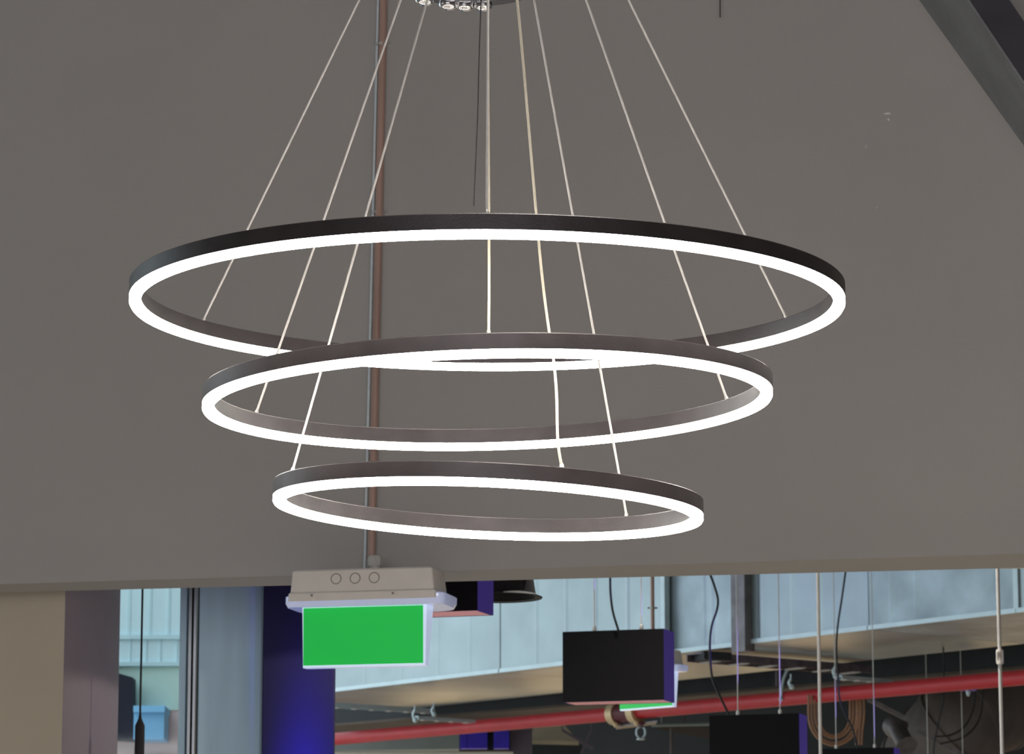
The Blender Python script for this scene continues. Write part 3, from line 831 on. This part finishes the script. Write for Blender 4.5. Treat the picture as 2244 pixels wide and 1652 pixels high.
# sloping tan board
a_, b_, c_, d_ = at(1160, 1630, 27.5), at(1268, 1633, 27.5), at(1232, 1590, 28.6), at(1172, 1590, 28.6)
tag(MB().hexa([a_, b_, c_, d_], [up(k_, .03) for k_ in (a_, b_, c_, d_)]).build('ceiling_board', 'tandeck'), 'sloping tan board under the red pipe', 'board')
blk(1166, 1275, 1632, 1665, 28.0, .2, 'dark_beam', 'beam', 'dark beam below the sloping tan board', 'beam')
tag(MB().tube([at(1428, 1589, 27.0), at(1575, 1586, 27.0)], .013, 10).tube([at(1450, 1589, 27.0), atz(at(1450, 1589, 27.0), ZC)], .004, 6).build('pale_conduit', 'greybeam', smooth=True), 'pale grey straight conduit behind the red pipe fitting', 'conduit')
tag(MB().hexa([at(1440, 1597, 28), at(1570, 1622, 28), at(1570, 1622, 28.3), at(1440, 1597, 28.3)], [at(1440, 1590, 28), at(1570, 1594, 28), at(1570, 1594, 28.3), at(1440, 1590, 28.3)]).tube([at(1500, 1596, 28.15), atz(at(1500, 1596, 28.15), ZC)], .006, 6).build('brown_panel', 'brownbeam'),
    'dull brown wedge panel left of the cut off black box', 'panel')
for k_, (x0, y0, x1, y1, lb) in enumerate(((1296, 1597, 1272, 1655, 'leaning thin mauve strut under the red pipe'), (1232, 1600, 1300, 1640, 'crossing mauve strut beside the sloping tan board'))):
    tag(MB().bar(at(x0, y0, 26.0 + k_ * .2), at(x1, y1, 26.0 + k_ * .2), .02, .02, V(0, 1, 0)).tube([at(x0, y0, 26.0 + k_ * .2), atz(at(x0, y0, 26.0 + k_ * .2), ZC)], .005, 6).build('strut', 'mgrey'), lb, 'strut')
tag(MB().tube([at(1471, 1595, 24.2), at(1471, 1700, 24.2)], .010, 8).build('drop_rod', 'flex', smooth=True), 'thin dull rod hanging below the red pipe left of the cut off box', 'rod')

# coil of orange-brown cable behind the second and third box
CY = pipe_at(1828).y + .058
co = thing('cable_coil', at(1828, 1640, CY), 'coil of orange brown cable hanging under the red pipe', 'cable')
for k_ in range(4):
    P = []
    for j in range(29):
        t = math.radians(200 - 220 * j / 28 + 0) if False else math.pi * (1.0 + j / 28.0)
        P.append(at(1828 + (56 - 7 * k_) * math.cos(t), 1565 - (68 - 8 * k_ + (k_ % 2) * 3) * math.sin(t), CY + .012 * k_))
    P = [atz(at(1828 - (56 - 7 * k_), 1520, CY + .012 * k_), ZP)] + P + [atz(at(1828 + (56 - 7 * k_), 1520, CY + .012 * k_), ZP)]
    MB().tube(P, .0075, 8).build('loop', 'orange', co, smooth=True)
for k_, x in enumerate((1877, 1884, 1891)):
    MB().tube(smooth_path([at(x, 1520, CY), at(x + 3, 1560, CY), at(x - 1, 1600, CY), at(x - 1 - k_, 1632, CY)], 5), .007, 8).build('tail', 'orange', co, smooth=True)

# wrapped round duct, lower right
fd = thing('round_duct', at(2040, 1700, 24.0), 'wide brown grey wrapped round duct at the lower right', 'duct')
fpath = smooth_path([at(1960, 1790, 25.6), at(2015, 1690, 25.0), at(2075, 1615, 24.6), at(2150, 1560, 24.6), at(2330, 1500, 25.2)], 8)
MB().tube(fpath, .33, 40).build('wrap', 'flex', fd, smooth=True)
for j in range(2, len(fpath) - 2, 4):
    d_ = (fpath[j + 1] - fpath[j]).normalized()
    MB().tube([fpath[j] - d_ * .02, fpath[j] + d_ * .02], .342, 40).build('band', 'flex', fd, smooth=True)
cn = at(1962, 1590, 23.2); ax = (at(1990, 1640, 23.0) - cn).normalized()
fl = thing('duct_collar', cn, 'dull grey flared collar left of the wrapped round duct', 'duct collar')
MB().lathe([(.085, -.02), (.085, .02), (.060, .05), (.060, .22), (.075, .24)], cn, ax, 28).build('collar', 'galv_d', fl, smooth=True)
MB().lathe([(.062, -.03), (.060, -.018)], cn, ax, 24).build('opening', 'gap', fl)
for (x0, y0, x1, y1, lb) in ((1902, 1531, 1990, 1577, 'thin pale flat bar leaning toward the flared collar'), (2008, 1600, 2100, 1650, 'dull strap lying along the wrapped round duct')):
    tag(MB().bar(at(x0, y0, 22.8), at(x1, y1, 22.8), .03, .02, V(0, 1, 0)).build('flat_bar', 'galv_d'), lb, 'bar')
for k_, (pts, lb) in enumerate((([(2137, 1515), (2132, 1555), (2115, 1590), (2085, 1610), (2050, 1614)], 'inner of two dark cables arching before the wrapped round duct'),
                               ([(2153, 1515), (2150, 1560), (2135, 1595), (2105, 1618), (2060, 1630)], 'outer of two dark cables arching before the wrapped round duct'))):
    tag(MB().tube([atz(at(pts[0][0], pts[0][1], 22.6), ZC)] + smooth_path([at(x, y, 22.6) for x, y in pts], 6), .006, 8).build('loose_cable', 'bcable', smooth=True), lb, 'cable')
bx = at(2122, 1508, 21.6)
vb = thing('violet_fixture', bx, 'small violet lit fixture under the red pipe at right', 'fixture')
MB().box(bx, (.10, .10, .028)).build('body', 'blue_lit', vb, bevel=.004)  # takes the cabinet's colour with the blue light in it
MB().lathe([(.008, -.05), (.016, -.03), (.016, -.012)], bx, n=12).build('nozzle', 'galv_e', vb, smooth=True)
blk(2200, 2330, 1494, 1530, 26.5, .3, 'cream_panel', 'tandeck', 'pale tan panel corner under the red pipe at the right edge', 'panel', -20)
